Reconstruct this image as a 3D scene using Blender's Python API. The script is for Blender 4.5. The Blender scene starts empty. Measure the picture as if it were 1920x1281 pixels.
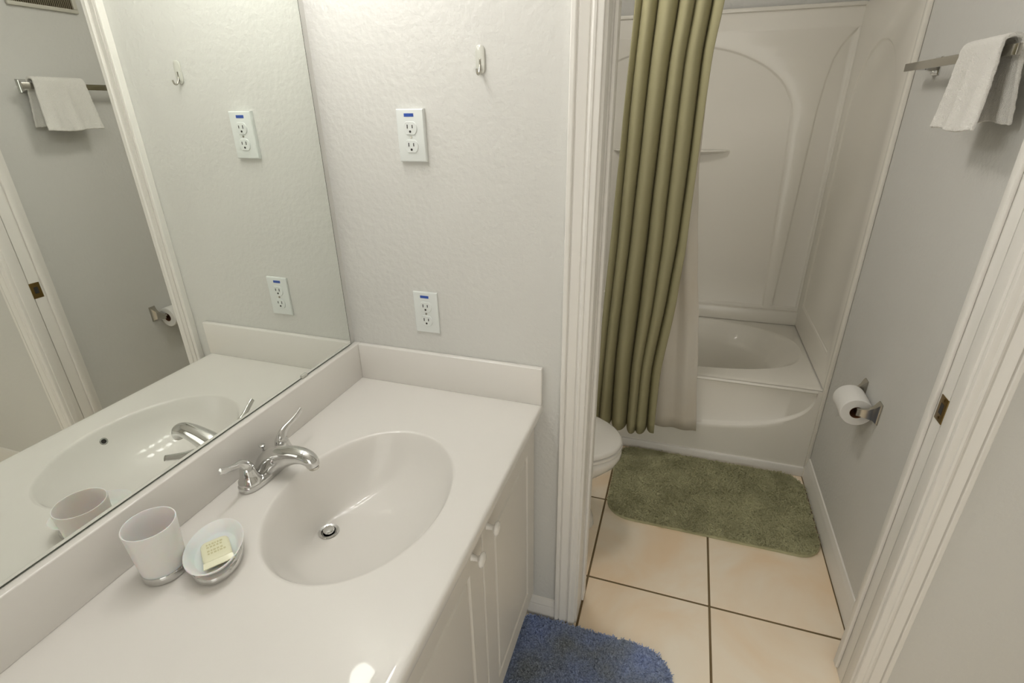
import bpy, bmesh, math, random
from mathutils import Vector, Matrix, geometry
PI = math.pi
random.seed(7)
C = bpy.context.scene.collection
S = bpy.context.scene

# ------------------------------------------------------------------ camera, world, exposure
cam_d = bpy.data.cameras.new('camera')
cam = bpy.data.objects.new('camera', cam_d); C.objects.link(cam)
CP = (0.8590, -1.1419, 1.5322); YAW, PIT, ROLL = -0.3208, 0.4173, -0.0143
FPX, PPX, PPY = 963.7, 962.4, 626.2
fw = Vector((math.sin(YAW)*math.cos(PIT), math.cos(YAW)*math.cos(PIT), -math.sin(PIT)))
rt = Vector((math.cos(YAW), -math.sin(YAW), 0)); up = rt.cross(fw)
r2 = math.cos(ROLL)*rt + math.sin(ROLL)*up; u2 = -math.sin(ROLL)*rt + math.cos(ROLL)*up
m = Matrix((r2, u2, -fw)).transposed().to_4x4(); m.translation = Vector(CP)
cam.matrix_world = m
cam_d.sensor_fit = 'HORIZONTAL'; cam_d.sensor_width = 36.0
cam_d.lens = 36.0*FPX/1920.0
cam_d.shift_x = (960-PPX)/1920.0; cam_d.shift_y = (PPY-640.5)/1920.0
cam_d.clip_start = 0.02
S.camera = cam
w = bpy.data.worlds.new('world'); S.world = w; w.use_nodes = True
w.node_tree.nodes['Background'].inputs[0].default_value = (1.0, 0.96, 0.88, 1)
w.node_tree.nodes['Background'].inputs[1].default_value = 1.60
S.view_settings.view_transform = 'Standard'; S.view_settings.look = 'None'
S.view_settings.exposure = 0.25; S.view_settings.gamma = 1.0
S.view_settings.use_curve_mapping = False
BULB = 26.0            # emission strength of each vanity globe
BULB_COL = (1.0, 0.975, 0.94)
CEIL_FILL = 17.5            # emission of the fill light added on the bath-room ceiling
OPX0, OPX1, OPZ = 0.80, 1.95, 2.05   # unseen opening added behind the camera to let in fill light
pl = bpy.data.lights.new('fill_portal', 'AREA'); pl.shape = 'RECTANGLE'; pl.size = OPX1-OPX0; pl.size_y = OPZ; pl.cycles.is_portal = True
po = bpy.data.objects.new('fill_portal', pl); C.objects.link(po); po.location = ((OPX0+OPX1)/2, -2.30, OPZ/2); po.rotation_euler = (math.radians(90), 0, 0)

# ------------------------------------------------------------------ materials
def srgb(r, g, b):
    f = lambda c: ((c/255)/12.92 if c/255 <= 0.04045 else (((c/255)+0.055)/1.055)**2.4)
    return (f(r), f(g), f(b), 1)
def mat(name, col, rough=0.5, metal=0.0, noise=0.0, nscale=8, bump=0.0, bscale=200, bdist=0.002, coat=0.0, spec=0.5, col2=None, detail=4, **kw):
    m = bpy.data.materials.new(name); m.use_nodes = True
    nt = m.node_tree; b = nt.nodes['Principled BSDF']
    b.inputs['Base Color'].default_value = col
    b.inputs['Roughness'].default_value = rough; b.inputs['Metallic'].default_value = metal
    b.inputs['Coat Weight'].default_value = coat; b.inputs['Coat Roughness'].default_value = 0.03
    b.inputs['Specular IOR Level'].default_value = spec
    for k, v in kw.items():
        b.inputs[k.replace('_', ' ')].default_value = v
    tc = nt.nodes.new('ShaderNodeTexCoord')
    if noise or col2:
        n = nt.nodes.new('ShaderNodeTexNoise'); n.inputs['Scale'].default_value = nscale; n.inputs['Detail'].default_value = detail
        nt.links.new(tc.outputs['Object'], n.inputs['Vector'])
        r = nt.nodes.new('ShaderNodeValToRGB')
        c2 = col2 or tuple(min(1, c*(1-noise)) for c in col[:3])+(1,)
        r.color_ramp.elements[0].position = 0.35; r.color_ramp.elements[1].position = 0.68
        r.color_ramp.elements[0].color = c2; r.color_ramp.elements[1].color = col
        nt.links.new(n.outputs['Fac'], r.inputs['Fac']); nt.links.new(r.outputs['Color'], b.inputs['Base Color'])
    if bump:
        n = nt.nodes.new('ShaderNodeTexNoise'); n.inputs['Scale'].default_value = bscale; n.inputs['Detail'].default_value = 3
        nt.links.new(tc.outputs['Object'], n.inputs['Vector'])
        bp = nt.nodes.new('ShaderNodeBump'); bp.inputs['Strength'].default_value = bump; bp.inputs['Distance'].default_value = bdist
        nt.links.new(n.outputs['Fac'], bp.inputs['Height']); nt.links.new(bp.outputs['Normal'], b.inputs['Normal'])
    return m
def emit(name, col, s):
    m = bpy.data.materials.new(name); m.use_nodes = True
    b = m.node_tree.nodes['Principled BSDF']
    b.inputs['Base Color'].default_value = (0.9, 0.9, 0.9, 1)
    b.inputs['Emission Color'].default_value = tuple(col)+(1,); b.inputs['Emission Strength'].default_value = s
    return m
M = {}
M['wall'] = mat('wall_paint', (0.680, 0.676, 0.645, 1), 0.75, bump=0.40, bscale=75, bdist=0.0045)
M['ceil'] = mat('ceiling_paint', (0.84, 0.83, 0.80, 1), 0.9, bump=0.4, bscale=60, bdist=0.004)
M['trim'] = mat('trim_paint', (0.83, 0.81, 0.765, 1), 0.38)
M['counter'] = mat('cultured_marble', (0.815, 0.792, 0.75, 1), 0.40, coat=0.6, noise=0.02, nscale=3)
M['cab'] = mat('thermofoil_white', (0.70, 0.675, 0.62, 1), 0.42)
M['knob'] = mat('ceramic_knob', (0.82, 0.80, 0.76, 1), 0.2)
M['chrome'] = mat('chrome', (0.68, 0.68, 0.67, 1), 0.06, 1.0)
M['chrome_d'] = mat('satin_chrome', (0.50, 0.48, 0.43, 1), 0.20, 1.0)
M['mirror'] = mat('mirror_silver', (0.87, 0.895, 0.855, 1), 0.0, 1.0)
M['mirror_edge'] = mat('mirror_edge', (0.10, 0.11, 0.09, 1), 0.25)
M['clear'] = mat('clear_plastic', (0.78, 0.78, 0.71, 1), 0.12, Transmission_Weight=0.25, IOR=1.45)
M['frost'] = mat('frosted_plastic', (0.86, 0.835, 0.83, 1), 0.45, Subsurface_Weight=0.35, Subsurface_Scale=0.02)
M['plate'] = mat('outlet_plastic', (0.76, 0.79, 0.77, 1), 0.35)
M['dark'] = mat('dark_slot', (0.03, 0.028, 0.025, 1), 0.6)
M['blue'] = mat('label_blue', srgb(60, 96, 190), 0.5, noise=0.35, nscale=600)
M['tub'] = mat('fibreglass', (0.87, 0.845, 0.775, 1), 0.24, coat=0.2)
M['porc'] = mat('porcelain', (0.74, 0.72, 0.67, 1), 0.12, coat=0.4)
M['curtain'] = mat('curtain_olive', srgb(164, 159, 124), 0.75, bump=0.15, bscale=900, bdist=0.0005)
M['liner'] = mat('liner_white', (0.80, 0.77, 0.70, 1), 0.5, col2=(0.78, 0.71, 0.60, 1), nscale=2.2, Transmission_Weight=0.12)
M['towel'] = mat('terry_white', (0.90, 0.885, 0.84, 1), 0.95, bump=1.0, bscale=420, bdist=0.003)
M['paper'] = mat('tissue_paper', (0.83, 0.82, 0.79, 1), 0.9, bump=0.2, bscale=300, bdist=0.0006)
M['card'] = mat('cardboard', srgb(120, 80, 48), 0.9)
M['brass'] = mat('antique_brass', srgb(128, 106, 62), 0.35, 0.85)
M['grout'] = mat('grout', srgb(120, 102, 72), 0.95, bump=0.3, bscale=300)
M['soap'] = mat('soap_wrapper', srgb(236, 235, 204), 0.4, coat=0.3)
M['ink'] = mat('soap_print', srgb(212, 208, 164), 0.6)
M['vent'] = mat('vent_metal', (0.62, 0.60, 0.52, 1), 0.5)
M['ventd'] = mat('vent_inside', (0.22, 0.19, 0.13, 1), 0.8)
M['diff'] = emit('fill_glow', (1.0, 0.95, 0.88), CEIL_FILL)
M['bulb'] = emit('bulb_glow', BULB_COL, BULB)
def tile_mat():
    m = mat('ceramic_tile', srgb(250, 241, 224), 0.32, col2=srgb(244, 220, 188), nscale=3.2, bump=0.08, bscale=30, bdist=0.002)
    nt = m.node_tree
    n = [x for x in nt.nodes if x.type == 'TEX_NOISE'][0]
    oi = nt.nodes.new('ShaderNodeObjectInfo'); tc = [x for x in nt.nodes if x.type == 'TEX_COORD'][0]
    ad = nt.nodes.new('ShaderNodeVectorMath'); ad.operation = 'ADD'
    nt.links.new(tc.outputs['Object'], ad.inputs[0]); nt.links.new(oi.outputs['Location'], ad.inputs[1])
    nt.links.new(ad.outputs[0], n.inputs['Vector'])
    n.inputs['Distortion'].default_value = 0.6
    return m
M['tile'] = tile_mat()
def rug_mat(name, a, b, sc):
    m = mat(name, a, 0.98, col2=b, nscale=sc, detail=6, spec=0.1)
    return m
M['rug_g'] = rug_mat('rug_green', srgb(198, 196, 160), srgb(170, 168, 134), 9)
M['rug_b'] = rug_mat('rug_blue', srgb(158, 176, 222), srgb(152, 160, 168), 7)

# ------------------------------------------------------------------ mesh helpers
def box(bm, x0, x1, y0, y1, z0, z1, bev=0.0, seg=2):
    if x0 > x1: x0, x1 = x1, x0
    if y0 > y1: y0, y1 = y1, y0
    vs = [bm.verts.new((x, y, z)) for x in (x0, x1) for y in (y0, y1) for z in (z0, z1)]
    fs = [bm.faces.new([vs[i] for i in q]) for q in ((0,1,3,2),(4,6,7,5),(0,4,5,1),(2,3,7,6),(0,2,6,4),(1,5,7,3))]
    if bev:
        es = list({e for f in fs for e in f.edges})
        bmesh.ops.bevel(bm, geom=es, offset=bev, segments=seg, affect='EDGES', profile=0.5)
def loft(bm, rings, cap0=True, cap1=True, closed=True):
    R = [[bm.verts.new(p) for p in r] for r in rings]
    n = len(R[0])
    for a, b in zip(R, R[1:]):
        for i in range(n if closed else n-1):
            j = (i+1) % n
            bm.faces.new((a[i], a[j], b[j], b[i]))
    if cap0: bm.faces.new(list(reversed(R[0])))
    if cap1: bm.faces.new(R[-1])
    return R
def tube(bm, pts, rad, n=14, cap=True):
    """sweep; rad = list of r or (ra, rb)"""
    pts = [Vector(p) for p in pts]
    rings = []
    T0 = (pts[1]-pts[0]).normalized()
    ref = Vector((0, 0, 1)) if abs(T0.z) < 0.9 else Vector((1, 0, 0))
    nrm = (ref - T0*ref.dot(T0)).normalized()
    for i, p in enumerate(pts):
        T = (pts[min(i+1, len(pts)-1)]-pts[max(i-1, 0)]).normalized()
        nrm = (nrm - T*nrm.dot(T)).normalized(); bn = T.cross(nrm)
        r = rad[i] if isinstance(rad, (list, tuple)) else rad
        ra, rb = r if isinstance(r, (list, tuple)) else (r, r)
        rings.append([p + nrm*ra*math.cos(2*PI*k/n) + bn*rb*math.sin(2*PI*k/n) for k in range(n)])
    loft(bm, rings, cap, cap)
def lathe(bm, prof, c=(0, 0, 0), n=32, axis='z', sx=1.0, sy=1.0, rot=0.0, cap0=True, cap1=True):
    rings = []
    for r, h in prof:
        ring = []
        for k in range(n):
            a = 2*PI*k/n
            u, v = r*sx*math.cos(a), r*sy*math.sin(a)
            u, v = u*math.cos(rot)-v*math.sin(rot), u*math.sin(rot)+v*math.cos(rot)
            if axis == 'z': ring.append((c[0]+u, c[1]+v, c[2]+h))
            elif axis == 'x': ring.append((c[0]+h, c[1]+u, c[2]+v))
            else: ring.append((c[0]+v, c[1]+h, c[2]+u))
        rings.append(ring)
    loft(bm, rings, cap0, cap1)
def prism(bm, poly, a0, a1, f):
    """poly of (u,v); f(u,v,a) -> xyz"""
    A = [bm.verts.new(f(u, v, a0)) for u, v in poly]; B = [bm.verts.new(f(u, v, a1)) for u, v in poly]
    n = len(poly)
    for i in range(n):
        j = (i+1) % n; bm.faces.new((A[i], A[j], B[j], B[i]))
    bm.faces.new(list(reversed(A))); bm.faces.new(B)
def root_of(o):
    while o.parent: o = o.parent
    return o
def obj(name, bm, m, parent=None, smooth=True, ang=38, recalc=True, mod=None):
    if recalc: bmesh.ops.recalc_face_normals(bm, faces=bm.faces[:])
    if parent is None:
        xs = [v.co for v in bm.verts]
        o0 = Vector(((min(v.x for v in xs)+max(v.x for v in xs))/2, (min(v.y for v in xs)+max(v.y for v in xs))/2, min(v.z for v in xs)))
    else:
        o0 = root_of(parent).location.copy()
    for v in bm.verts: v.co -= o0
    me = bpy.data.meshes.new(name); bm.to_mesh(me); bm.free()
    if isinstance(m, str): m = M[m]
    me.materials.append(m)
    if smooth:
        for p in me.polygons: p.use_smooth = True
        me.set_sharp_from_angle(angle=math.radians(ang))
    o = bpy.data.objects.new(name, me); C.objects.link(o)
    if parent is None: o.location = o0
    else: o.parent = parent
    return o
def tag(o, label, cat, group=None):
    o['label'] = label; o['category'] = cat
    if group: o['group'] = group
    return o
def thing(name, label, cat, loc, group=None):
    o = bpy.data.objects.new(name, None); C.objects.link(o); o.location = loc; o.empty_display_size = 0.05
    return tag(o, label, cat, group)
def struct(name, bm, m, parent=None, label=None, **k):
    o = obj(name, bm, m, parent, **k)
    if parent is None: o['kind'] = 'structure'
    if label: o['label'] = label
    return o
def NB(): return bmesh.new()
def BX(*a, **k):
    b = NB(); box(b, *a, **k); return b

# ------------------------------------------------------------------ dimensions
H = 0.807          # counter top
D = 0.561          # counter depth
SPT = 0.917        # splash top
XW = -0.006        # left wall face
XT = 1.509         # right wall of the bath room
YP = 0.115         # far face of the partition
JL, JR = 0.680, 1.442   # door jamb faces
YT = 1.014         # tub apron
YB = 1.790         # far wall
ZC = 2.44
XR, YN = 2.45, -2.25

# ------------------------------------------------------------------ setting
struct('wall_left', BX(XW-0.1, XW, YN, YB, 0, ZC), 'wall', label='white textured wall behind the mirror and vanity')
b = NB()
prism(b, [(XW, 0), (JL-0.02, 0), (JL-0.02, 2.06), (JR+0.02, 2.06), (JR+0.02, 0), (XR, 0), (XR, ZC), (XW, ZC)], 0.0, YP, lambda u, v, a: (u, a, v))
struct('wall_middle', b, 'wall', smooth=False, label='white textured partition wall with outlets and the doorway')
struct('wall_right', BX(XT, XT+0.1, YP, YB, 0, ZC), 'wall', label='grey white wall with towel bar in the bath room')
struct('wall_far', BX(XW-0.1, XT+0.1, YB, YB+0.1, 0, ZC), 'wall')
b = NB()
prism(b, [(XW-0.1, 0), (OPX0, 0), (OPX0, OPZ), (OPX1, OPZ), (OPX1, 0), (XR+0.1, 0), (XR+0.1, ZC), (XW-0.1, ZC)], YN-0.1, YN, lambda u, v, a: (u, a, v))  # unseen near wall; its opening is added so world light fills the rooms
struct('wall_near', b, 'wall', smooth=False)
struct('wall_outer', BX(XR, XR+0.1, YN, 0.0, 0, ZC), 'wall')
struct('ceiling', BX(XW-0.1, XR+0.1, YN-0.1, YB+0.1, ZC, ZC+0.1), 'ceil')
fl = struct('floor', BX(XW-0.1, XR+0.1, YN-0.1, YB+0.1, -0.06, -0.0018), 'grout', label='cream ceramic tile floor with dark grout lines')
TS, GW = 0.4072, 0.0075
tile_cache = {}
xs = [0.683+TS*k for k in range(-2, 6)]; ys = [0.193+TS*k for k in range(-7, 3)]
for x in xs:
    for y in ys:
        x0, x1, y0, y1 = x+GW/2, x+TS-GW/2, y+GW/2, y+TS-GW/2
        x0 = max(x0, XW+0.004); y0 = max(y0, YN+0.004); y1 = min(y1, 1.02)
        x1 = min(x1, (XT-0.003) if y > 0.1 else XR-0.004)
        if x1-x0 < 0.03 or y1-y0 < 0.01: continue
        key = (round(x1-x0, 3), round(y1-y0, 3))
        if key not in tile_cache:
            hx, hy = key[0]/2, key[1]/2
            bb = BX(-hx, hx, -hy, hy, -0.010, 0.0, bev=0.0012, seg=1)
            me = bpy.data.meshes.new('tile'); bmesh.ops.recalc_face_normals(bb, faces=bb.faces[:]); bb.to_mesh(me); bb.free(); me.materials.append(M['tile'])
            tile_cache[key] = me
        o = bpy.data.objects.new('tile', tile_cache[key]); C.objects.link(o); o.parent = fl
        o.location = Vector(((x0+x1)/2, (y0+y1)/2, 0)) - fl.location

# casing profile across its width (u: 0 inner edge .. 1 outer edge; d: projection)
CAS = [(0, 0.0), (0, 0.009), (0.02, 0.011), (0.10, 0.012), (0.20, 0.012), (0.23, 0.0145), (0.30, 0.0155), (0.36, 0.0135), (0.385, 0.0095), (0.41, 0.0095),
       (0.44, 0.0125), (0.60, 0.0150), (0.74, 0.0172), (0.765, 0.0125), (0.795, 0.0125), (0.82, 0.0172), (0.86, 0.0185), (0.97, 0.0185), (1.0, 0.017), (1.0, 0.0)]
CW = 0.0635
door = bpy.data.objects.new('door_1', None); C.objects.link(door); door.location = ((JL+JR)/2, 0.0, 0); door['kind'] = 'structure'
door['label'] = 'white cased doorway between vanity area and bath room'
ZH = 2.04
b = NB(); prism(b, CAS, 0.004, ZH+0.006, lambda u, d, a: (JL-0.006-u*CW, -d, a + (u*CW if a > 1 else 0))); obj('casing', b, 'trim', door, ang=25)
b = NB(); prism(b, CAS, 0.004, ZH+0.006, lambda u, d, a: (JR+0.006+u*CW, -d, a + (u*CW if a > 1 else 0))); obj('casing', b, 'trim', door, ang=25)
b = NB(); prism(b, CAS, 0, 1, lambda u, d, a: ((JL-0.006-u*CW) if a == 0 else (JR+0.006+u*CW), -d, ZH+0.006+u*CW)); obj('casing', b, 'trim', door, ang=25)
for s in (0, 1):   # the bath-room side casing is narrow beside the right wall
    if s == 0:
        b = NB(); prism(b, CAS, 0.0, ZH+0.006, lambda u, d, a: (JL-0.006-u*CW, YP+d, a)); obj('casing', b, 'trim', door, ang=25)
obj('jamb', BX(JL-0.02, JL, 0.0, 0.052, 0, ZH, bev=0.0012), 'trim', door)
obj('jamb', BX(JL-0.02, JL, 0.056, YP, 0, ZH, bev=0.0012), 'trim', door)
obj('jamb', BX(JR, JR+0.02, 0.0, 0.0365, 0, ZH, bev=0.0012), 'trim', door)
obj('jamb', BX(JR, JR+0.02, 0.0385, YP, 0, ZH, bev=0.0012), 'trim', door)
obj('head_jamb', BX(JL-0.02, JR+0.02, 0.0, YP, ZH, ZH+0.02), 'trim', door)
obj('stop', BX(JL, JL+0.008, 0.075, YP-0.001, 0.016, ZH, bev=0.002), 'trim', door)
obj('stop', BX(JR-0.010, JR, 0.076, 0.098, 0.016, ZH, bev=0.003), 'trim', door)
b = BX(JR-0.0016, JR+0.001, 0.036, 0.070, 0.887, 0.946, bev=0.0006)
sp = obj('strike_plate', b, 'brass', door); sp['label'] = 'dark brass strike plate'
obj('latch_hole', BX(JR-0.0020, JR, 0.046, 0.060, 0.905, 0.930), 'dark', sp)
for z in (0.895, 0.939):
    b = NB(); lathe(b, [(0.0035, 0), (0.003, 0.0012)], (JR-0.0028, 0.053, z), 12, 'x'); obj('screw', b, 'brass', sp)

# baseboards
BBP = [(0, 0), (0.012, 0), (0.012, 0.60), (0.010, 0.66), (0.0105, 0.72), (0.008, 0.80), (0.006, 0.90), (0.004, 0.97), (0, 1)]
def baseboard(name, h, a0, a1, f, label=None):
    b = NB(); prism(b, [(d, z*h) for d, z in BBP], a0, a1, f); return struct(name, b, 'trim', label=label, ang=25)
baseboard('baseboard_middle', 0.078, 0.52, JL-0.006-CW-0.001, lambda d, z, a: (a, -d, z), 'short white baseboard between cabinet and door casing')
baseboard('baseboard_right', 0.105, YP+0.0, 1.004, lambda d, z, a: (XT-d, a, z), 'white baseboard below the towel bar wall')
baseboard('baseboard_outer', 0.100, JR+0.006+CW+0.001, XR, lambda d, z, a: (a, -d, z))

# ------------------------------------------------------------------ tub and surround, one moulded unit
tub = thing('bathtub', 'white moulded bathtub and shower surround behind the olive curtain', 'bathtub', (0.75, YT, 0))
def tess(bm, loops, f):
    L = [[Vector((u, v, 0)) for u, v in lp] for lp in loops]
    flat = [p for lp in L for p in lp]
    vs = [bm.verts.new(f(p.x, p.y)) for p in flat]
    for t in geometry.tessellate_polygon(L):
        try: bm.faces.new([vs[i] for i in t])
        except ValueError: pass
def offset(poly, d):
    out = []; n = len(poly)
    area = sum(poly[i][0]*poly[(i+1) % n][1]-poly[(i+1) % n][0]*poly[i][1] for i in range(n))
    s = 1 if area > 0 else -1
    for i in range(n):
        p0, p1, p2 = Vector(poly[i-1]), Vector(poly[i]), Vector(poly[(i+1) % n])
        a = (p1-p0).normalized(); c = (p2-p1).normalized()
        n1 = Vector((-a.y, a.x))*s; n2 = Vector((-c.y, c.x))*s
        k = n1+n2; L = k.length
        k = k/L if L > 1e-6 else n1
        q = p1 + k*d/max(0.4, k.dot(n1)); out.append((q.x, q.y))
    return out
def recessed_panel(bm, outer, holes, f, depth, wdt):
    tess(bm, [outer]+holes, lambda u, v: f(u, v, 0))
    for h in holes:
        rings = []
        for k in range(5):
            t = k/4; rings.append([f(u, v, depth*(0.5-0.5*math.cos(PI*t))) for u, v in offset(h, wdt*t+1e-6)])
        loft(bm, rings, False, False)
        tess(bm, [offset(h, wdt)], lambda u, v: f(u, v, depth))
def arch(cx, a_top, a_bot, zb, zc, bb, n=36):
    p = [(cx+a_bot, zb)]
    for i in range(1, 6): p.append((cx+a_bot+(a_top-a_bot)*i/6, zb+(zc-zb)*i/6))
    for k in range(n+1):
        t = PI*k/n; p.append((cx+a_top*math.cos(t), zc+bb*math.sin(t)))
    for i in range(5, 0, -1): p.append((cx-a_bot-(a_top-a_bot)*i/6, zb+(zc-zb)*i/6))
    p.append((cx-a_bot, zb)); return p
Yp, Xp = 1.764, 1.4965
corner = [(1.365, 0.520), (1.372, 0.85), (1.379, 1.2), (1.387, 1.511), (1.397, 1.62), (1.411, 1.707), (1.430, 1.757), (1.455, 1.795), (1.478, 1.822), (1.4945, 1.835), (1.4945, 0.520)]
cornerL = [(1.51-u, v) for u, v in reversed(corner)]
b = NB()
recessed_panel(b, [(0.0, 0.505), (1.4965, 0.505), (1.4965, 1.915), (0.0, 1.915)], [arch(0.755, 0.54, 0.577, 0.515, 1.468, 0.32), corner, cornerL], lambda u, v, d: (u, Yp+d, v), 0.008, 0.012)
bmesh.ops.remove_doubles(b, verts=b.verts[:], dist=1e-5)
obj('back_panel', b, 'tub', tub, ang=30)
for s, nm in ((1, 'side_panel'), (-1, 'side_panel')):
    b = NB()
    fx = (lambda u, v, d: (Xp+d*0.8, u, v)) if s == 1 else (lambda u, v, d: (0.008-d*0.8, u, v))
    recessed_panel(b, [(YT+0.012, 0.435), (1.764, 0.435), (1.764, 1.915), (YT+0.012, 1.915)], [arch(1.39, 0.295, 0.29, 0.56, 1.45, 0.30)], fx, 0.009, 0.014)
    bmesh.ops.remove_doubles(b, verts=b.verts[:], dist=1e-5)
    obj(nm, b, 'tub', tub, ang=30)
    xa, xb_ = (1.495, 1.5085) if s == 1 else (XW+0.0005, 0.010)
    obj('edge_flange', BX(xa, xb_, YT-0.016, YT+0.014, 0.0, 1.93, bev=0.003), 'tub', tub)
b = BX(0.0, 1.5, 1.752, 1.775, 1.905, 1.922, bev=0.004); obj('top_flange', b, 'tub', tub)
# soap ledge
b = NB()
rings = []
for i in range(25):
    t = -1+2*i/24; x = 0.755+0.285*t; q = math.sqrt(max(0, 1-t*t)); dp = 0.004+0.055*q; th = 0.004+0.020*q
    rings.append([(x, Yp+0.012, 1.318), (x, Yp+0.008-dp, 1.318), (x, Yp+0.004-dp, 1.318-0.006), (x, Yp+0.008-dp*0.5, 1.318-th), (x, Yp+0.012, 1.318-th-0.004)])
loft(b, rings); obj('soap_ledge', b, 'tub', tub)
# deck, basin, apron
def sup(cx, cy, a, bb, n, N=96):
    out = []
    for k in range(N):
        t = 2*PI*k/N; c_, s_ = math.cos(t), math.sin(t)
        out.append((cx+a*math.copysign(abs(c_)**(2/n), c_), cy+bb*math.copysign(abs(s_)**(2/n), s_)))
    return out
rim = sup(0.755, 1.420, 0.722, 0.318, 2.6)
b = NB(); tess(b, [[(0.002, YT+0.008), (1.503, YT+0.008), (1.503, 1.752), (0.002, 1.752)], rim], lambda u, v: (u, v, 0.429))
obj('deck', b, 'tub', tub)
b = NB(); rings = []
for cx, a, bb, z, n in ((0.755, 0.722, 0.318, 0.429, 2.6), (0.755, 0.716, 0.312, 0.4275, 2.6), (0.754, 0.708, 0.304, 0.421, 2.6), (0.75, 0.690, 0.292, 0.400, 2.5), (0.745, 0.650, 0.275, 0.368, 2.4),
                        (0.74, 0.618, 0.266, 0.345, 2.3), (0.738, 0.603, 0.259, 0.325, 2.3), (0.73, 0.58, 0.248, 0.25, 2.3), (0.725, 0.56, 0.235, 0.17, 2.3), (0.72, 0.54, 0.22, 0.125, 2.3), (0.72, 0.49, 0.19, 0.10, 2.2), (0.72, 0.3, 0.11, 0.092, 2.0)):
    rings.append([(x, y, z) for x, y in sup(cx, 1.42, a, bb, n)])
loft(b, rings, False, True); obj('basin', b, 'tub', tub, ang=60)
b = NB()   # back ledge
prism(b, [(1.752, 0.429), (1.744, 0.432), (1.742, 0.442), (1.742, 0.494), (1.746, 0.502), (1.756, 0.506), (1.772, 0.506), (1.772, 0.429)], 0.004, 1.500, lambda u, v, a: (a, u, v))
obj('back_ledge', b, 'tub', tub)
b = NB()   # front nosing
prism(b, [(YT+0.04, 0.4295), (YT+0.018, 0.429), (YT+0.010, 0.4265), (YT+0.006, 0.421), (YT+0.006, 0.415), (YT+0.013, 0.409), (YT+0.04, 0.409)], 0.004, 1.500, lambda u, v, a: (a, u, v))
obj('rim', b, 'tub', tub)
b = NB(); cols = []
us = [-1.03, -1.0]+[math.sin(PI/2*k/40) for k in range(-39, 40)]+[1.0, 1.03]
for u in us:
    x = 0.755+0.725*u; q = max(0.0, 1-abs(u)**2.7)**(1/2.7)
    zo = 0.425-0.245*q; zi = min(zo+0.016*min(1, q*1.5), 0.425)
    dep = 0.014 if q > 0 else 0.0
    pr = [(x, YT, 0.0), (x, YT, max(0.02, zo-0.02)), (x, YT, zo)]
    for k in range(1, 5):
        t = k/4; pr.append((x, YT+dep*(0.5-0.5*math.cos(PI*t)) if q > 0 else YT, zo+(zi-zo)*t))
    pr.append((x, YT+dep, 0.425))
    cols.append(pr)
loft(b, cols, False, False, closed=False); obj('apron', b, 'tub', tub, ang=30)
b = NB(); prism(b, [(YT, 0.0), (YT-0.010, 0.0), (YT-0.010, 0.036), (YT-0.007, 0.043), (YT, 0.045)], 0.004, 1.497, lambda u, v, a: (a, u, v))
obj('base_strip', b, 'trim', tub)

# ------------------------------------------------------------------ curtain, liner, rod
b = NB(); tube(b, [(XW+0.002, 0.975, 1.985), (1.5075, 0.975, 1.985)], 0.0125, 16)
rod = thing('curtain_rod', 'straight chrome curtain rod above the bathtub', 'rod', (0.75, 0.975, 1.985))
obj('pole', b, 'chrome', rod)
for x, h in ((XW+0.0005, 0.012), (1.5085, -0.012)):
    b = NB(); lathe(b, [(0.028, 0), (0.028, h*0.4), (0.02, h)], (x, 0.975, 1.985), 20, 'x'); obj('end_flange', b, 'chrome', rod)
def interp(tab, z):
    tab = sorted(tab)
    if z <= tab[0][0]: return tab[0][1]
    for (a, va), (c_, vc) in zip(tab, tab[1:]):
        if z <= c_:
            t = (z-a)/(c_-a); t = t*t*(3-2*t)*0.5+t*0.5
            return va+(vc-va)*t
    return tab[-1][1]
XRT = [(0.13, 0.845), (0.30, 0.842), (0.456, 0.840), (0.829, 0.872), (1.049, 0.884), (1.38, 0.890), (1.67, 0.893), (1.85, 0.908), (1.97, 0.925)]
XLT = [(0.13, 0.565), (0.6, 0.575), (1.137, 0.592), (1.47, 0.602), (1.85, 0.618), (1.97, 0.625)]
NF = 5.0
famp = [0.85, 1.0, 0.9, 1.05, 0.8, 1.1, 0.9]
def curtain_pt(u, v):
    z = 1.965-v*(1.965-0.158)
    xl, xr = interp(XLT, z), interp(XRT, z)
    ph = u*NF + 0.10*math.sin(2.6*v+1.0)*math.sin(PI*u) + 0.05*math.sin(7*v+9*u)
    i = int(ph+0.5) % 7
    A = 0.038*famp[i]*(0.80+0.35*v)
    A *= 1-0.65*max(0.0, (u-0.90)/0.10)**0.8
    wv = u + 0.030*math.sin(2*PI*(u*1.7+0.3)) * (0.5+0.5*v)
    x = xl+(xr-xl)*wv + 0.0108*math.sin(2*PI*ph)
    y = 0.927 - A*math.cos(2*PI*ph) + 0.004*math.sin(11*u+3*v)
    return (x, y, z)
b = NB(); NU, NV = 260, 40
g = [[b.verts.new(curtain_pt(i/NU, j/NV)) for i in range(NU+1)] for j in range(NV+1)]
for j in range(NV):
    for i in range(NU): b.faces.new((g[j][i], g[j][i+1], g[j+1][i+1], g[j+1][i]))
cur = obj('shower_curtain', b, 'curtain', None, ang=180)
cur.modifiers.new('s', 'SOLIDIFY').thickness = 0.0016
tag(cur, 'olive green fabric shower curtain hanging in deep folds', 'curtain')
LRT = [(0.155, 1.027), (0.436, 0.998), (0.70, 0.971), (0.928, 0.938), (1.141, 0.913), (1.319, 0.894), (1.97, 0.88)]
b = NB(); NU, NV = 90, 30
def liner_pt(u, v):
    z = 1.965-v*(1.965-0.158); xr = interp(LRT, z); xl = 0.62
    return (xl+(xr-xl)*u, 0.990+0.009*math.sin(2*PI*(u*4.2)+0.8*v)*(1-0.4*v)-0.004*v, z)
g = [[b.verts.new(liner_pt(i/NU, j/NV)) for i in range(NU+1)] for j in range(NV+1)]
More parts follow.
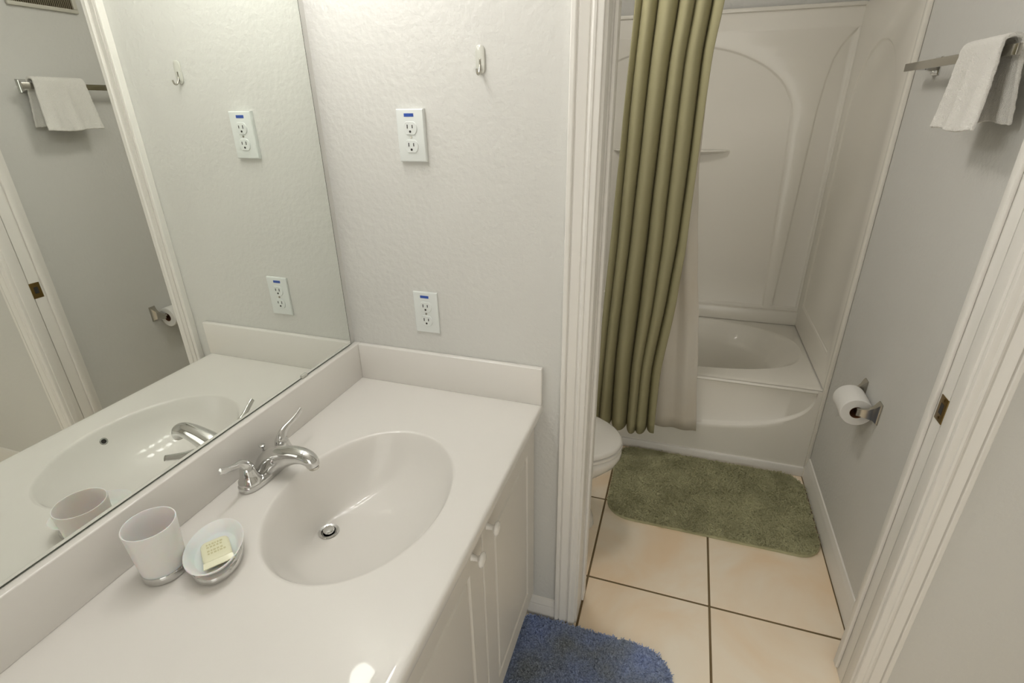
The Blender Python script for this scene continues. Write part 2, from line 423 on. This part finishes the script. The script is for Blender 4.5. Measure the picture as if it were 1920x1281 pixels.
for j in range(NV):
    for i in range(NU): b.faces.new((g[j][i], g[j][i+1], g[j+1][i+1], g[j+1][i]))
ln = obj('curtain_liner', b, 'liner', None, ang=180)
ln.modifiers.new('s', 'SOLIDIFY').thickness = 0.0008
tag(ln, 'off white plastic liner behind the olive shower curtain', 'curtain liner')

# ------------------------------------------------------------------ toilet
TY = 0.445
toi = thing('toilet', 'white toilet with closed lid half hidden behind the door casing', 'toilet', (0.40, TY, 0))
def egg(cx, af, ab, bb, z, n=40, p=2.0):
    out = []
    for k in range(n):
        t = 2*PI*k/n; c_, s_ = math.cos(t), math.sin(t)
        a = af if c_ > 0 else ab
        out.append((cx+a*math.copysign(abs(c_)**(2/p), c_), TY+bb*math.copysign(abs(s_)**(2/p), s_), z))
    return out
b = NB(); loft(b, [egg(.40, .258, .24, .108, 0.0), egg(.40, .254, .24, .106, .03), egg(.40, .235, .23, .098, .09), egg(.40, .222, .22, .096, .17), egg(.40, .235, .22, .108, .235), egg(.41, .285, .22, .145, .285), egg(.41, .322, .215, .174, .325), egg(.41, .333, .21, .184, .352), egg(.41, .333, .21, .185, .372), egg(.41, .326, .20, .178, .378)])
obj('bowl', b, 'porc', toi, ang=60)
b = NB(); loft(b, [egg(.41, .328, .18, .182, .379), egg(.41, .335, .185, .188, .383), egg(.41, .335, .185, .188, .392), egg(.41, .330, .18, .184, .395)]); obj('seat', b, 'porc', toi)
b = NB(); loft(b, [egg(.41, .322, .18, .180, .3965), egg(.41, .332, .185, .187, .400), egg(.41, .332, .185, .187, .411), egg(.41, .322, .178, .178, .418), egg(.41, .25, .14, .13, .424), egg(.41, .10, .06, .05, .427)]); obj('lid', b, 'porc', toi, ang=60)
tk = obj('tank', BX(0.012, 0.205, TY-0.225, TY+0.225, 0.375, 0.715, bev=0.025, seg=4), 'porc', toi)
obj('tank_lid', BX(0.006, 0.215, TY-0.235, TY+0.235, 0.717, 0.752, bev=0.012, seg=3), 'porc', toi)
b = NB(); tube(b, [(0.205, TY-0.16, 0.66), (0.222, TY-0.16, 0.66), (0.228, TY-0.13, 0.658), (0.228, TY-0.09, 0.652)], [0.008, 0.007, 0.006, 0.007], 10); obj('flush_handle', b, 'chrome', toi)
for s in (-1, 1):
    b = NB(); lathe(b, [(0.014, 0), (0.014, 0.008), (0.008, 0.014)], (0.235, TY+s*0.075, 0.3785), 14); obj('hinge', b, 'porc', toi)

# ------------------------------------------------------------------ vanity cabinet
cab = thing('vanity_cabinet', 'white vanity cabinet with grooved doors under the long counter', 'cabinet', (0.27, -0.85, 0))
XF = 0.527
b = NB()
box(b, XF-0.018, XF, -1.74, -0.002, 0.10, H-0.034)
box(b, XW+0.001, XF-0.0185, -1.74, -0.002, 0.10, 0.116)
box(b, XW+0.001, XF-0.0185, -1.74, -1.724, 0.1165, H-0.034); box(b, XW+0.001, XF-0.0185, -0.018, -0.002, 0.1165, H-0.034)
box(b, XW+0.001, XW+0.008, -1.7235, -0.0185, 0.1165, H-0.034)
obj('body', b, 'cab', cab)
obj('toe_kick', BX(XW+0.001, 0.465, -1.74, -0.002, 0.0, 0.10), 'cab', cab)
def door_bm(y0, y1, z0, z1, x0, x1):
    b = NB()
    def rect(i): return [(y0+i, z0+i), (y1-i, z0+i), (y1-i, z1-i), (y0+i, z1-i)]
    prof = [(0.0, x0), (0.0, x1-0.004), (0.0015, x1-0.001), (0.004, x1), (0.064, x1), (0.067, x1-0.0045), (0.0705, x1-0.006), (0.074, x1-0.0045), (0.079, x1-0.0005), (0.084, x1)]
    loft(b, [[(x, y, z) for y, z in rect(i)] for i, x in prof]); return b
for y0, y1, k in ((-0.418, -0.030, -1), (-0.810, -0.422, 1), (-1.262, -0.874, -1), (-1.654, -1.266, 1)):
    dr = obj('door', door_bm(y0, y1, 0.130, 0.766, XF, 0.5455), 'cab', cab, ang=20)
    yk = (y0+0.030) if k == -1 else (y1-0.050)
    b = NB(); lathe(b, [(0.0075, 0.0), (0.0065, 0.003), (0.0055, 0.012), (0.007, 0.015), (0.0135, 0.018), (0.0155, 0.0205), (0.0150, 0.0235), (0.011, 0.026), (0.004, 0.0272)], (0.5455, yk, 0.735), 24, 'x')
    kn = obj('knob', b, 'knob', dr, ang=50); kn['label'] = 'round white knob'

# ------------------------------------------------------------------ vanity top
vt = thing('sink_counter', 'glossy off white vanity counter with moulded oval basin', 'counter', (0.27, -0.85, H-0.032))
BXc, BYc, BA, BBr = 0.300, -0.447, 0.172, 0.2225
NB_ = 96
def ell(cx, cy, a, bb, z=None, N=NB_):
    p = [(cx+a*math.cos(2*PI*k/N), cy+bb*math.sin(2*PI*k/N)) for k in range(N)]
    return p if z is None else [(x, y, z) for x, y in p]
b = NB()
YE = -1.745
tess(b, [[(XW+0.001, YE), (D-0.022, YE), (D-0.022, -0.0005), (XW+0.001, -0.0005)], ell(BXc, BYc, BA+0.006, BBr+0.006)], lambda u, v: (u, v, H))
prof = [(D-0.022, H), (D-0.008, H), (D-0.004, H-0.0012), (D-0.0012, H-0.004), (D, H-0.008), (D, H-0.022), (D-0.002, H-0.028), (D-0.006, H-0.031), (D-0.045, H-0.031), (D-0.045, H-0.004)]
loft(b, [[(x, YE, z), (x, -0.0005, z)] for x, z in prof], False, False, closed=False)
for yy in (YE, -0.0005):
    b.faces.new([b.verts.new((x, yy, z)) for x, z in prof])
bmesh.ops.remove_doubles(b, verts=b.verts[:], dist=1e-5)
obj('slab', b, 'counter', vt, ang=40)
DX, DEP = 0.188, 0.137
b = NB()
rings = [ell(BXc, BYc, BA+0.006, BBr+0.006, H), ell(BXc, BYc, BA+0.002, BBr+0.002, H-0.0006), ell(BXc, BYc, BA, BBr, H-0.003), ell(BXc, BYc, BA-0.003, BBr-0.003, H-0.007)]
for k in range(1, 23):
    t = k/22; s = 1-t
    z = H-0.007-(DEP-0.007)*(1-s**2.6)**0.85
    cx = BXc+(DX-BXc)*(t**1.25)
    rings.append(ell(cx, BYc, max(0.021, (BA-0.003)*s+0.021*t), max(0.021, (BBr-0.003)*s+0.021*t), z))
loft(b, rings, False, False); bas = obj('basin', b, 'counter', vt, ang=80)
zf = H-DEP
b = NB(); lathe(b, [(0.0225, 0.0015), (0.021, 0.003), (0.016, 0.0015), (0.015, -0.004), (0.014, -0.012)], (DX, BYc, zf), 32, cap0=False); dr = obj('drain', b, 'chrome', vt); dr['label'] = 'chrome drain'
b = NB(); lathe(b, [(0.012, -0.008), (0.0125, 0.003), (0.0125, 0.0065), (0.0105, 0.0088), (0.004, 0.0098)], (DX+0.001, BYc, zf), 28); obj('stopper', b, 'chrome', dr)
# overflow on the front slope of the basin
def bowl(t):
    s_ = 1-t
    return (BXc+(DX-BXc)*(t**1.25)+max(0.021, (BA-0.003)*s_+0.021*t), H-0.007-(DEP-0.007)*(1-s_**2.6)**0.85)
tt = 0.0
while bowl(tt)[1] > H-0.030: tt += 0.001
(xa_, za_), (xb2, zb2) = bowl(tt-0.02), bowl(tt+0.02)
tv = Vector((xb2-xa_, 0, zb2-za_)).normalized(); nv = Vector((tv.z, 0, -tv.x))      # into the bowl
if nv.x > 0: nv = -nv
oc = Vector((bowl(tt)[0], BYc, bowl(tt)[1]))
def disc(prof, n=24):
    b = NB(); loft(b, [[oc+nv*h+tv*r*math.cos(2*PI*k/n)+Vector((0, 1, 0))*r*math.sin(2*PI*k/n) for k in range(n)] for r, h in prof]); return b
ov = obj('overflow_ring', disc([(0.0095, -0.002), (0.0092, 0.0008), (0.0066, 0.0010), (0.0062, -0.001)]), 'chrome', vt)
obj('overflow_hole', disc([(0.0064, -0.002), (0.0060, 0.0006)]), 'dark', ov)
obj('back_splash', BX(XW+0.001, 0.0155, YE, -0.0005, H-0.001, SPT-0.001, bev=0.003, seg=3), 'counter', vt)
obj('side_splash', BX(0.0150, D-0.001, -0.0160, -0.0005, H-0.001, SPT-0.001, bev=0.003, seg=3), 'counter', vt)

# ------------------------------------------------------------------ mirror
mi = thing('wall_mirror', 'large frameless wall mirror standing on the back splash', 'mirror', (0.0, -0.85, SPT))
b = BX(XW+0.0004, -0.0003, -1.70, -0.024, SPT+0.0005, 2.0); obj('backing', b, 'mirror_edge', mi, smooth=False)
b = BX(-0.0003, 0.0002, -1.698, -0.0262, SPT+0.0026, 1.998)
obj('silvered_glass', b, 'mirror', mi, smooth=False)
for y in (-0.227, -1.30):
    b = NB(); box(b, -0.001, 0.004, y-0.010, y+0.010, SPT-0.0005, SPT+0.009, bev=0.0018); cl = obj('clip', b, 'clear', mi)

# ------------------------------------------------------------------ vanity light above the mirror (above the frame)
vl = thing('vanity_light', 'chrome light bar with round globe bulbs above the mirror', 'light', (0.0, -0.36, 2.07))
obj('bar', BX(XW+0.0005, 0.03, -0.84, -0.015, 2.06, 2.16, bev=0.006), 'chrome', vl)
for y in (-0.107, -0.267, -0.427, -0.587, -0.747):
    b = NB(); lathe(b, [(0.03, 0.0), (0.028, 0.012), (0.02, 0.055)], (0.03, y, 2.11), 20, 'x'); so = obj('socket', b, 'chrome', vl)
    b = NB(); bmesh.ops.create_uvsphere(b, u_segments=24, v_segments=14, radius=0.047)
    for v in b.verts: v.co += Vector((0.126, y, 2.11))
    obj('globe', b, 'bulb', so)
# unseen fill light added on the bath-room ceiling (above the frame)
cl = thing('added_fill_light', 'round frosted fill light added on the bath room ceiling', 'light', (0.42, 0.56, ZC-0.07))
b = NB(); lathe(b, [(0.19, 0.07), (0.19, 0.055), (0.185, 0.05)], (0.42, 0.56, ZC-0.0705), 32); obj('base', b, 'trim', cl)
b = NB(); lathe(b, [(0.18, 0.05), (0.172, 0.03), (0.14, 0.01), (0.07, 0.0), (0.01, -0.003)], (0.42, 0.56, ZC-0.0705), 32); obj('fill_diffuser', b, 'diff', cl)

# ------------------------------------------------------------------ faucet
fa = thing('faucet', 'chrome two handle faucet behind the oval basin', 'faucet', (0.06, BYc, H))
FX, FY = 0.060, BYc
def stad(hx, hy, z, dx=0, n=40):
    out = []
    for k in range(n):
        t = 2*PI*k/n; c_, s_ = math.cos(t), math.sin(t)
        out.append((FX+dx+hx*math.copysign(abs(c_)**0.75, c_), FY+hy*math.copysign(abs(s_)**0.62, s_), H+z))
    return out
b = NB(); loft(b, [stad(.0255, .076, 0.0002), stad(.0268, .0775, .004), stad(.0265, .077, .011), stad(.0245, .0745, .0150), stad(.022, .072, .0165)]); obj('base_plate', b, 'chrome', fa)
def spt(t):
    pts = [(0.062, 0.008), (0.068, 0.024), (0.086, 0.0395), (0.112, 0.0520), (0.140, 0.0615), (0.163, 0.0635), (0.179, 0.057), (0.184, 0.044)]
    return pts
P_ = spt(0); rad = [(0.026, 0.034), (0.0280, 0.030), (0.0275, 0.0250), (0.0240, 0.0212), (0.0198, 0.0188), (0.0172, 0.0175), (0.0155, 0.0160), (0.0132, 0.0135)]
# refine with Catmull-Rom
def cr(pts, sub=5):
    out = []; n = len(pts)
    V = [Vector(p) for p in pts]
    for i in range(n-1):
        p0, p1, p2, p3 = V[max(i-1, 0)], V[i], V[i+1], V[min(i+2, n-1)]
        for k in range(sub):
            t = k/sub
            out.append(0.5*((2*p1)+(-p0+p2)*t+(2*p0-5*p1+4*p2-p3)*t*t+(-p0+3*p1-3*p2+p3)*t**3))
    out.append(V[-1]); return out
sp_ = [(x, FY, H+z) for x, z in P_]
sr = cr([(a, c_, 0) for a, c_ in rad])
b = NB(); tube(b, cr(sp_), [(v.x, v.y) for v in sr], 22); so = obj('spout', b, 'chrome', fa, ang=60)
b = NB(); lathe(b, [(0.0105, 0.0), (0.0105, -0.006), (0.009, -0.007)], (0.1845, FY, H+0.0440), 20); obj('aerator', b, 'chrome_d', so)
b = NB(); tube(b, [(0.037, FY+0.018, H+0.012), (0.037, FY+0.018, H+0.046)], 0.0022, 8); lr = obj('lift_rod', b, 'chrome', fa)
b = NB(); lathe(b, [(0.0025, 0.0), (0.0045, 0.003), (0.0068, 0.007), (0.0068, 0.009), (0.004, 0.0105)], (0.037, FY+0.018, H+0.043), 16); obj('knob', b, 'chrome', lr)
for s in (-1, 1):
    hy = FY+s*0.051
    b = NB(); lathe(b, [(0.0235, 0.0145), (0.0225, 0.020), (0.0190, 0.027), (0.0165, 0.036), (0.0150, 0.046), (0.0125, 0.053), (0.006, 0.057)], (FX, hy, H), 26); hd = obj('handle', b, 'chrome', fa, ang=60)
    pts = [(FX, hy-s*0.004, H+0.040), (FX, hy+s*0.002, H+0.056), (FX+0.001, hy+s*0.013, H+0.067), (FX+0.004, hy+s*0.030, H+0.074), (FX+0.008, hy+s*0.048, H+0.082), (FX+0.010, hy+s*0.066, H+0.0915)]
    rr = [(0.011, 0.012), (0.0095, 0.0115), (0.0065, 0.0095), (0.0045, 0.0075), (0.0035, 0.0070), (0.0030, 0.0062)]
    rs = cr([(a, c_, 0) for a, c_ in rr]); b = NB(); tube(b, cr(pts), [(v.x, v.y) for v in rs], 16); obj('lever', b, 'chrome', hd, ang=60)

# ------------------------------------------------------------------ tumbler, soap dish, soap
cu = thing('tumbler', 'frosted white tumbler with chrome base ring on the counter', 'cup', (0.080, -0.716, H))
CXY = (0.080, -0.716, H)
b = NB(); lathe(b, [(0.0335, 0.0165), (0.0350, 0.030), (0.0385, 0.085), (0.0400, 0.1045), (0.0395, 0.1058), (0.0382, 0.1058), (0.0376, 0.1045), (0.0360, 0.085), (0.0325, 0.03), (0.030, 0.022)], CXY, 48); obj('cup', b, 'frost', cu, ang=50)
b = NB(); lathe(b, [(0.0325, 0.0004), (0.0345, 0.002), (0.0350, 0.006), (0.0350, 0.0145), (0.0342, 0.0163), (0.032, 0.0166)], CXY, 48); obj('base_ring', b, 'chrome', cu)
SC = (0.150, -0.672, H); SR = math.atan2(0.8, -0.6)
sd = thing('soap_dish', 'oval frosted white soap dish with chrome base beside the tumbler', 'soap dish', SC)
b = NB(); lathe(b, [(0.030, 0.0164), (0.036, 0.0180), (0.046, 0.0245), (0.0535, 0.0345), (0.0540, 0.0355), (0.0530, 0.0362), (0.051, 0.0352), (0.043, 0.0255), (0.0385, 0.0215), (0.037, 0.0205), (0.02, 0.0195)], SC, 48, sx=1.22, sy=0.86, rot=SR); obj('dish', b, 'frost', sd, ang=50)
b = NB(); lathe(b, [(0.0450, 0.0004), (0.0475, 0.002), (0.0480, 0.007), (0.0465, 0.0125), (0.042, 0.0158), (0.034, 0.0162)], SC, 48, sx=1.18, sy=0.84, rot=SR); obj('base_ring', b, 'chrome', sd)
so_ = thing('soap_packet', 'pale yellow wrapped soap lying in the oval dish', 'soap', (0.160, -0.676, H+0.0215))
ex = Vector((0.146-0.120, -0.636+0.672, 0)).normalized(); ey = Vector((ex.y, -ex.x, 0))  # ex along the short side
def sp3(u, v, h): return Vector((0.158, -0.676, H+0.0222)) + ex*u + ey*v + Vector((0, 0, h+0.10*v))
b = NB()
hu, hv = 0.0225, 0.0305
rings = []
for i, h in ((0.003, 0.0), (0.0, 0.003), (0.0, 0.0095), (0.002, 0.0125), (0.006, 0.0138)):
    ring = []
    for k in range(32):
        t = 2*PI*k/32; c_, s_ = math.cos(t), math.sin(t)
        ring.append(sp3((hu-i)*math.copysign(abs(c_)**0.35, c_), (hv-i)*math.copysign(abs(s_)**0.35, s_), h))
    rings.append(ring)
loft(b, rings); obj('bar', b, 'soap', so_, ang=40)
b = NB()
for s in (1,):   # crimped wrapper ends
    P0 = [sp3(-hu*0.98, s*hv*0.96, 0.0105), sp3(hu*0.98, s*hv*0.96, 0.0105), sp3(hu*1.05, s*(hv+0.009), 0.0065), sp3(-hu*1.05, s*(hv+0.009), 0.0065)]
    P1 = [p+Vector((0, 0, 0.0016)) for p in P0]
    loft(b, [P0, P1])
obj('wrapper_end', b, 'soap', so_)
rnd = random.Random(3)
for r_, v0 in enumerate((-0.016, -0.0085, 0.0025, 0.010)):
    b = NB(); x = -0.013
    while x < 0.012:
        wd = rnd.uniform(0.002, 0.0042)
        q = [sp3(x, v0-0.0022, 0.0139), sp3(x+wd, v0-0.0022, 0.0139), sp3(x+wd, v0+0.0020, 0.0139), sp3(x, v0+0.0020, 0.0139)]
        loft(b, [q, [p+Vector((0, 0, 0.0003)) for p in q]])
        x += wd+rnd.uniform(0.0012, 0.002)
    obj('print_line', b, 'ink', so_, smooth=False)

# ------------------------------------------------------------------ outlets and hook on the partition
def outlet(cx, cz, t, label):
    o = thing('outlet', label, 'outlet', (cx, 0.0, cz-0.057), 'duplex outlets on the partition wall')
    W2, H2 = 0.0347, 0.0572
    b = NB()
    loft(b, [[(cx+sx*(W2-i), -y, cz+sz*(H2-i)) for sx, sz in ((-1, -1), (1, -1), (1, 1), (-1, 1))] for i, y in ((0, 0.0003), (0, t*0.45), (0.0004, t*0.8), (0.002, t*0.97), (0.0035, t))])
    obj('cover_plate', b, 'plate', o, ang=30)
    for s in (1, -1):
        zc = cz+s*0.0195-0.003
        pts = []
        for k in range(36):
            a = 2*PI*k/36; x = 0.0172*math.cos(a); z = 0.0172*math.sin(a)
            pts.append((x, max(-0.0140, min(0.0140, z))))
        b = NB(); loft(b, [[(cx+u*q, -t-h, zc+v*q) for u, v in pts] for q, h in ((1.0, -0.001), (1.0, 0.0012), (0.95, 0.0022))])
        f = obj('receptacle', b, 'plate', o)
        for dx, hh in ((-0.0063, 0.0042), (0.0063, 0.0036)):
            obj('slot', BX(cx+dx-0.0011, cx+dx+0.0011, -t-0.0026, -t-0.0020, zc+0.0035-hh, zc+0.0035+hh), 'dark', f, smooth=False)
        b = NB(); lathe(b, [(0.0027, 0), (0.0027, 0.0005)], (cx, -t-0.0026, zc-0.0072), 16, 'y'); obj('ground_hole', b, 'dark', f)
    b = NB(); lathe(b, [(0.003, 0), (0.0024, -0.001)], (cx, -t, cz-0.003), 14, 'y'); obj('screw', b, 'chrome_d', o)
    b = BX(cx-0.0135, cx+0.0105, -t-0.0005, -t+0.0001, cz+0.0408, cz+0.0478); lb = obj('printed_label', b, 'blue', o, smooth=False); lb['label'] = 'small blue printed label'
    return o
outlet(0.2419, 1.4724, 0.0110, 'upper outlet plate with blue label, level with the clear hook')
outlet(0.2385, 1.0326, 0.0065, 'lower outlet plate with blue label just above the side splash')
hk = thing('wall_hook', 'small clear adhesive hook high on the partition wall', 'hook', (0.416, 0.0, 1.592))
pts = []
for k in range(24):
    t = 2*PI*k/24; pts.append((0.0105*math.copysign(abs(math.cos(t))**0.7, math.cos(t)), 0.0275*math.copysign(abs(math.sin(t))**0.5, math.sin(t))))
b = NB(); loft(b, [[(0.416+u*q, -h, 1.6225+v*q) for u, v in pts] for q, h in ((1, 0.0004), (1, 0.0035), (0.9, 0.0048))]); obj('back_plate', b, 'clear', hk)
obj('groove', BX(0.4140, 0.4180, -0.0054, -0.0046, 1.602, 1.624, bev=0.0003), 'chrome_d', hk)
b = NB(); tube(b, cr([(0.416, -0.005, 1.612), (0.416, -0.007, 1.606), (0.416, -0.010, 1.600), (0.416, -0.016, 1.594), (0.416, -0.0225, 1.596), (0.416, -0.025, 1.604)]), 0.0022, 10); obj('hook', b, 'chrome_d', hk)

# ------------------------------------------------------------------ towel bar and towel
tb = thing('towel_bar', 'flat chrome towel bar on the bath room wall', 'towel bar', (1.45, 0.57, 1.62))
BXX, BZ = 1.447, 1.622
obj('bar', BX(BXX-0.004, BXX+0.004, 0.255, 0.884, BZ-0.0105, BZ+0.0105, bev=0.001), 'chrome_d', tb)
for y in (0.300, 0.825):
    b = NB()
    def rr_(x, hy, hz): return [(x, y+sy*hy, BZ+sz*hz) for sy, sz in ((-1, -1), (1, -1), (1, 1), (-1, 1))]
    loft(b, [rr_(XT-0.0003, .024, .024), rr_(XT-0.003, .024, .024), rr_(XT-0.006, .018, .021), rr_(XT-0.014, .012, .015), rr_(XT-0.030, .008, .010), rr_(BXX+0.002, .008, .010)])
    obj('post', b, 'chrome', tb, ang=30)
# towel folded over the bar
TW = 0.182; T0 = 0.284
def towel_pt(u, s):
    """u 0..1 along y, s path 0..1 from front hem over the bar to the back hem"""
    fr = 0.170; bk = 0.154; arc = 0.040; tot = fr+arc+bk
    d = s*tot
    if d < fr:
        q = 1-d/fr
        x = BXX-0.017-0.010*q*q; z = BZ+0.016-(fr-d)
        spread = 1.0 + 0.05*q
    elif d < fr+arc:
        a = (d-fr)/arc*PI; x = BXX-0.0005-0.0165*math.cos(a); z = BZ+0.016+0.011*math.sin(a); q = 0; spread = 1.0
    else:
        q = (d-fr-arc)/bk; x = BXX+0.016+0.015*q; z = BZ+0.016-(d-fr-arc); spread = 1.0+0.04*q
    y = T0+TW*0.5+(u-0.5)*TW*spread
    x += (0.0035*math.sin(u*17+1.5)+0.002*math.sin(u*31))*q - 0.0
    z += 0.003*math.sin(u*7+2)*(q if d < fr else -q)
    if d > fr+arc: y -= 0.006*q
    else: y += 0.010*q*(u-0.2)
    return (x, y, z)
b = NB(); NU, NS = 40, 60
g = [[b.verts.new(towel_pt(i/NU, j/NS)) for i in range(NU+1)] for j in range(NS+1)]
for j in range(NS):
    for i in range(NU): b.faces.new((g[j][i], g[j][i+1], g[j+1][i+1], g[j+1][i]))
tw = obj('hand_towel', b, 'towel', None, ang=180)
sm = tw.modifiers.new('s', 'SOLIDIFY'); sm.thickness = 0.0085; sm.offset = 0.3
bv = tw.modifiers.new('sub', 'SUBSURF'); bv.levels = 1; bv.render_levels = 2
tx = bpy.data.textures.new('terry', 'CLOUDS'); tx.noise_scale = 0.012
dm = tw.modifiers.new('d', 'DISPLACE'); dm.texture = tx; dm.strength = 0.003; dm.mid_level = 0.5
tag(tw, 'small white terry towel folded over the chrome bar', 'towel')

# ------------------------------------------------------------------ paper holder and roll
ph = thing('paper_holder', 'chrome two post paper holder on the bath room wall', 'paper holder', (1.49, 0.585, 0.60))
RX, RZ = 1.460, 0.630
for s, y in ((-1, 0.503), (1, 0.658)):
    b = NB()
    def rr_(x, y0, hy, hz, dz=0.0): return [(x, y0+sy*hy, RZ+0.012+dz+sz*hz) for sy, sz in ((-1, -1), (1, -1), (1, 1), (-1, 1))]
    yi = y-s*0.012
    loft(b, [rr_(XT-0.0003, y, .015, .036), rr_(XT-0.003, y, .015, .036), rr_(XT-0.008, y, .0125, .031), rr_(XT-0.016, y-s*.003, .008, .022, -.004), rr_(XT-0.028, y-s*.006, .0055, .016, -.010), rr_(RX+0.006, yi, .0045, .013, -.012), rr_(RX-0.008, yi, .0040, .011, -.012)])
    obj('arm', b, 'chrome_d', ph, ang=30)
b = NB(); lathe(b, [(0.0075, 0.0), (0.0075, 0.13)], (RX, 0.515, RZ), 18, 'y'); obj('spindle', b, 'chrome_d', ph)
tp = thing('paper_roll', 'white toilet paper roll on the chrome holder', 'paper roll', (RX, 0.585, RZ-0.05))
b = NB(); lathe(b, [(0.0205, 0.0), (0.045, 0.0), (0.0470, 0.002), (0.0475, 0.006), (0.0475, 0.098), (0.0470, 0.102), (0.045, 0.104), (0.0205, 0.104)], (RX, 0.530, RZ-0.0114), 48, 'y', cap0=False, cap1=False); obj('paper', b, 'paper', tp, ang=40)
b = NB(); lathe(b, [(0.0205, 0.0005), (0.0205, 0.1035), (0.0192, 0.1035), (0.0192, 0.0005), (0.0205, 0.0005)], (RX, 0.530, RZ-0.0114), 40, 'y', cap0=False, cap1=False); obj('core', b, 'card', tp)

# ------------------------------------------------------------------ wall vent above the towel bar
vn = thing('wall_vent', 'grey slatted vent high on the bath room wall', 'vent', (1.50, 0.455, 1.885))
vy0, vy1, vz0, vz1 = 0.335, 0.578, 1.886, 2.09
obj('backing', BX(XT-0.003, XT-0.0003, vy0+0.012, vy1-0.012, vz0+0.012, vz1-0.012), 'ventd', vn)
b = NB()
for a in ((vy0, vy1, vz0, vz0+0.013), (vy0, vy1, vz1-0.013, vz1), (vy0, vy0+0.016, vz0+0.013, vz1-0.013), (vy1-0.016, vy1, vz0+0.013, vz1-0.013)):
    box(b, XT-0.012, XT-0.0003, *a, bev=0.002)
obj('frame', b, 'vent', vn)
for k in range(30):
    y = vy0+0.019+k*(vy1-vy0-0.038)/29
    obj('slat', BX(XT-0.010, XT-0.003, y-0.0014, y+0.0014, vz0+0.013, vz1-0.013), 'ventd', vn, smooth=False)

# ------------------------------------------------------------------ rugs
def rug(name, label, outline, matk, hgt, ntuft, seed):
    r = thing(name, label, 'rug', (sum(p[0] for p in outline)/len(outline), sum(p[1] for p in outline)/len(outline), 0.0005))
    b = NB()
    loft(b, [[(x, y, 0.0005) for x, y in outline], [(x, y, hgt*0.5) for x, y in outline], [(x, y, hgt*0.80) for x, y in offset(outline, 0.004)], [(x, y, hgt*0.92) for x, y in offset(outline, 0.012)]])
    obj('backing', b, matk, r)
    rn = random.Random(seed)
    x0, x1 = min(p[0] for p in outline), max(p[0] for p in outline); y0, y1 = min(p[1] for p in outline), max(p[1] for p in outline)
    inner = offset(outline, 0.002)
    vs, fs = [], []
    def inside(x, y):
        c_ = False; n = len(inner); j = n-1
        for i in range(n):
            xi, yi = inner[i]; xj, yj = inner[j]
            if (yi > y) != (yj > y) and x < (xj-xi)*(y-yi)/(yj-yi)+xi: c_ = not c_
            j = i
        return c_
    ox_, oy_, oz_ = r.location
    cnt = 0
    while cnt < ntuft:
        x, y = rn.uniform(x0, x1), rn.uniform(y0, y1)
        if not inside(x, y): continue
        cnt += 1
        a = rn.uniform(0, PI); l = rn.uniform(0.0015, 0.0030); h = hgt*rn.uniform(0.98, 1.18)
        lx, ly = rn.gauss(0, 0.0045), rn.gauss(0, 0.0045)
        dx, dy = math.cos(a)*l, math.sin(a)*l
        k = len(vs); z0 = hgt*0.80
        vs += [(x-dx-ox_, y-dy-oy_, z0), (x+dx-ox_, y+dy-oy_, z0), (x+dx*0.6+lx-ox_, y+dy*0.6+ly-oy_, h), (x-dx*0.6+lx-ox_, y-dy*0.6+ly-oy_, h)]
        fs.append((k, k+1, k+2, k+3))
    me = bpy.data.meshes.new('pile'); me.from_pydata(vs, [], fs); me.materials.append(M[matk])
    o = bpy.data.objects.new('pile', me); C.objects.link(o); o.parent = r; o['kind'] = 'stuff'
    return r
def rrect(x0, x1, y0, y1, rads, wob=0.0, n=10):
    """corner radii order: (x0,y0) (x1,y0) (x1,y1) (x0,y1)"""
    out = []
    for (cx, cy, a0), r_ in zip((((x0), (y0), PI), ((x1), (y0), 1.5*PI), ((x1), (y1), 0), ((x0), (y1), 0.5*PI)), rads):
        ccx = cx+(r_ if cx == x0 else -r_); ccy = cy+(r_ if cy == y0 else -r_)
        for k in range(n+1):
            a = a0+0.5*PI*k/n; out.append((ccx+r_*math.cos(a), ccy+r_*math.sin(a)))
    return out
def spin(poly, ang):
    cx = sum(p[0] for p in poly)/len(poly); cy = sum(p[1] for p in poly)/len(poly)
    return [(cx+(x-cx)*math.cos(ang)-(y-cy)*math.sin(ang), cy+(x-cx)*math.sin(ang)+(y-cy)*math.cos(ang)) for x, y in poly]
rug('bath_rug', 'grey green bath rug on the tiles in front of the tub', rrect(0.690, 1.488, 0.506, 0.988, (0.10, 0.085, 0.085, 0.085)), 'rug_g', 0.014, 90000, 1)
rug('vanity_rug', 'blue rounded rug on the tiles in front of the vanity', rrect(0.485, 0.985, -0.80, -0.021, (0.10, 0.10, 0.105, 0.07)), 'rug_b', 0.014, 80000, 2)
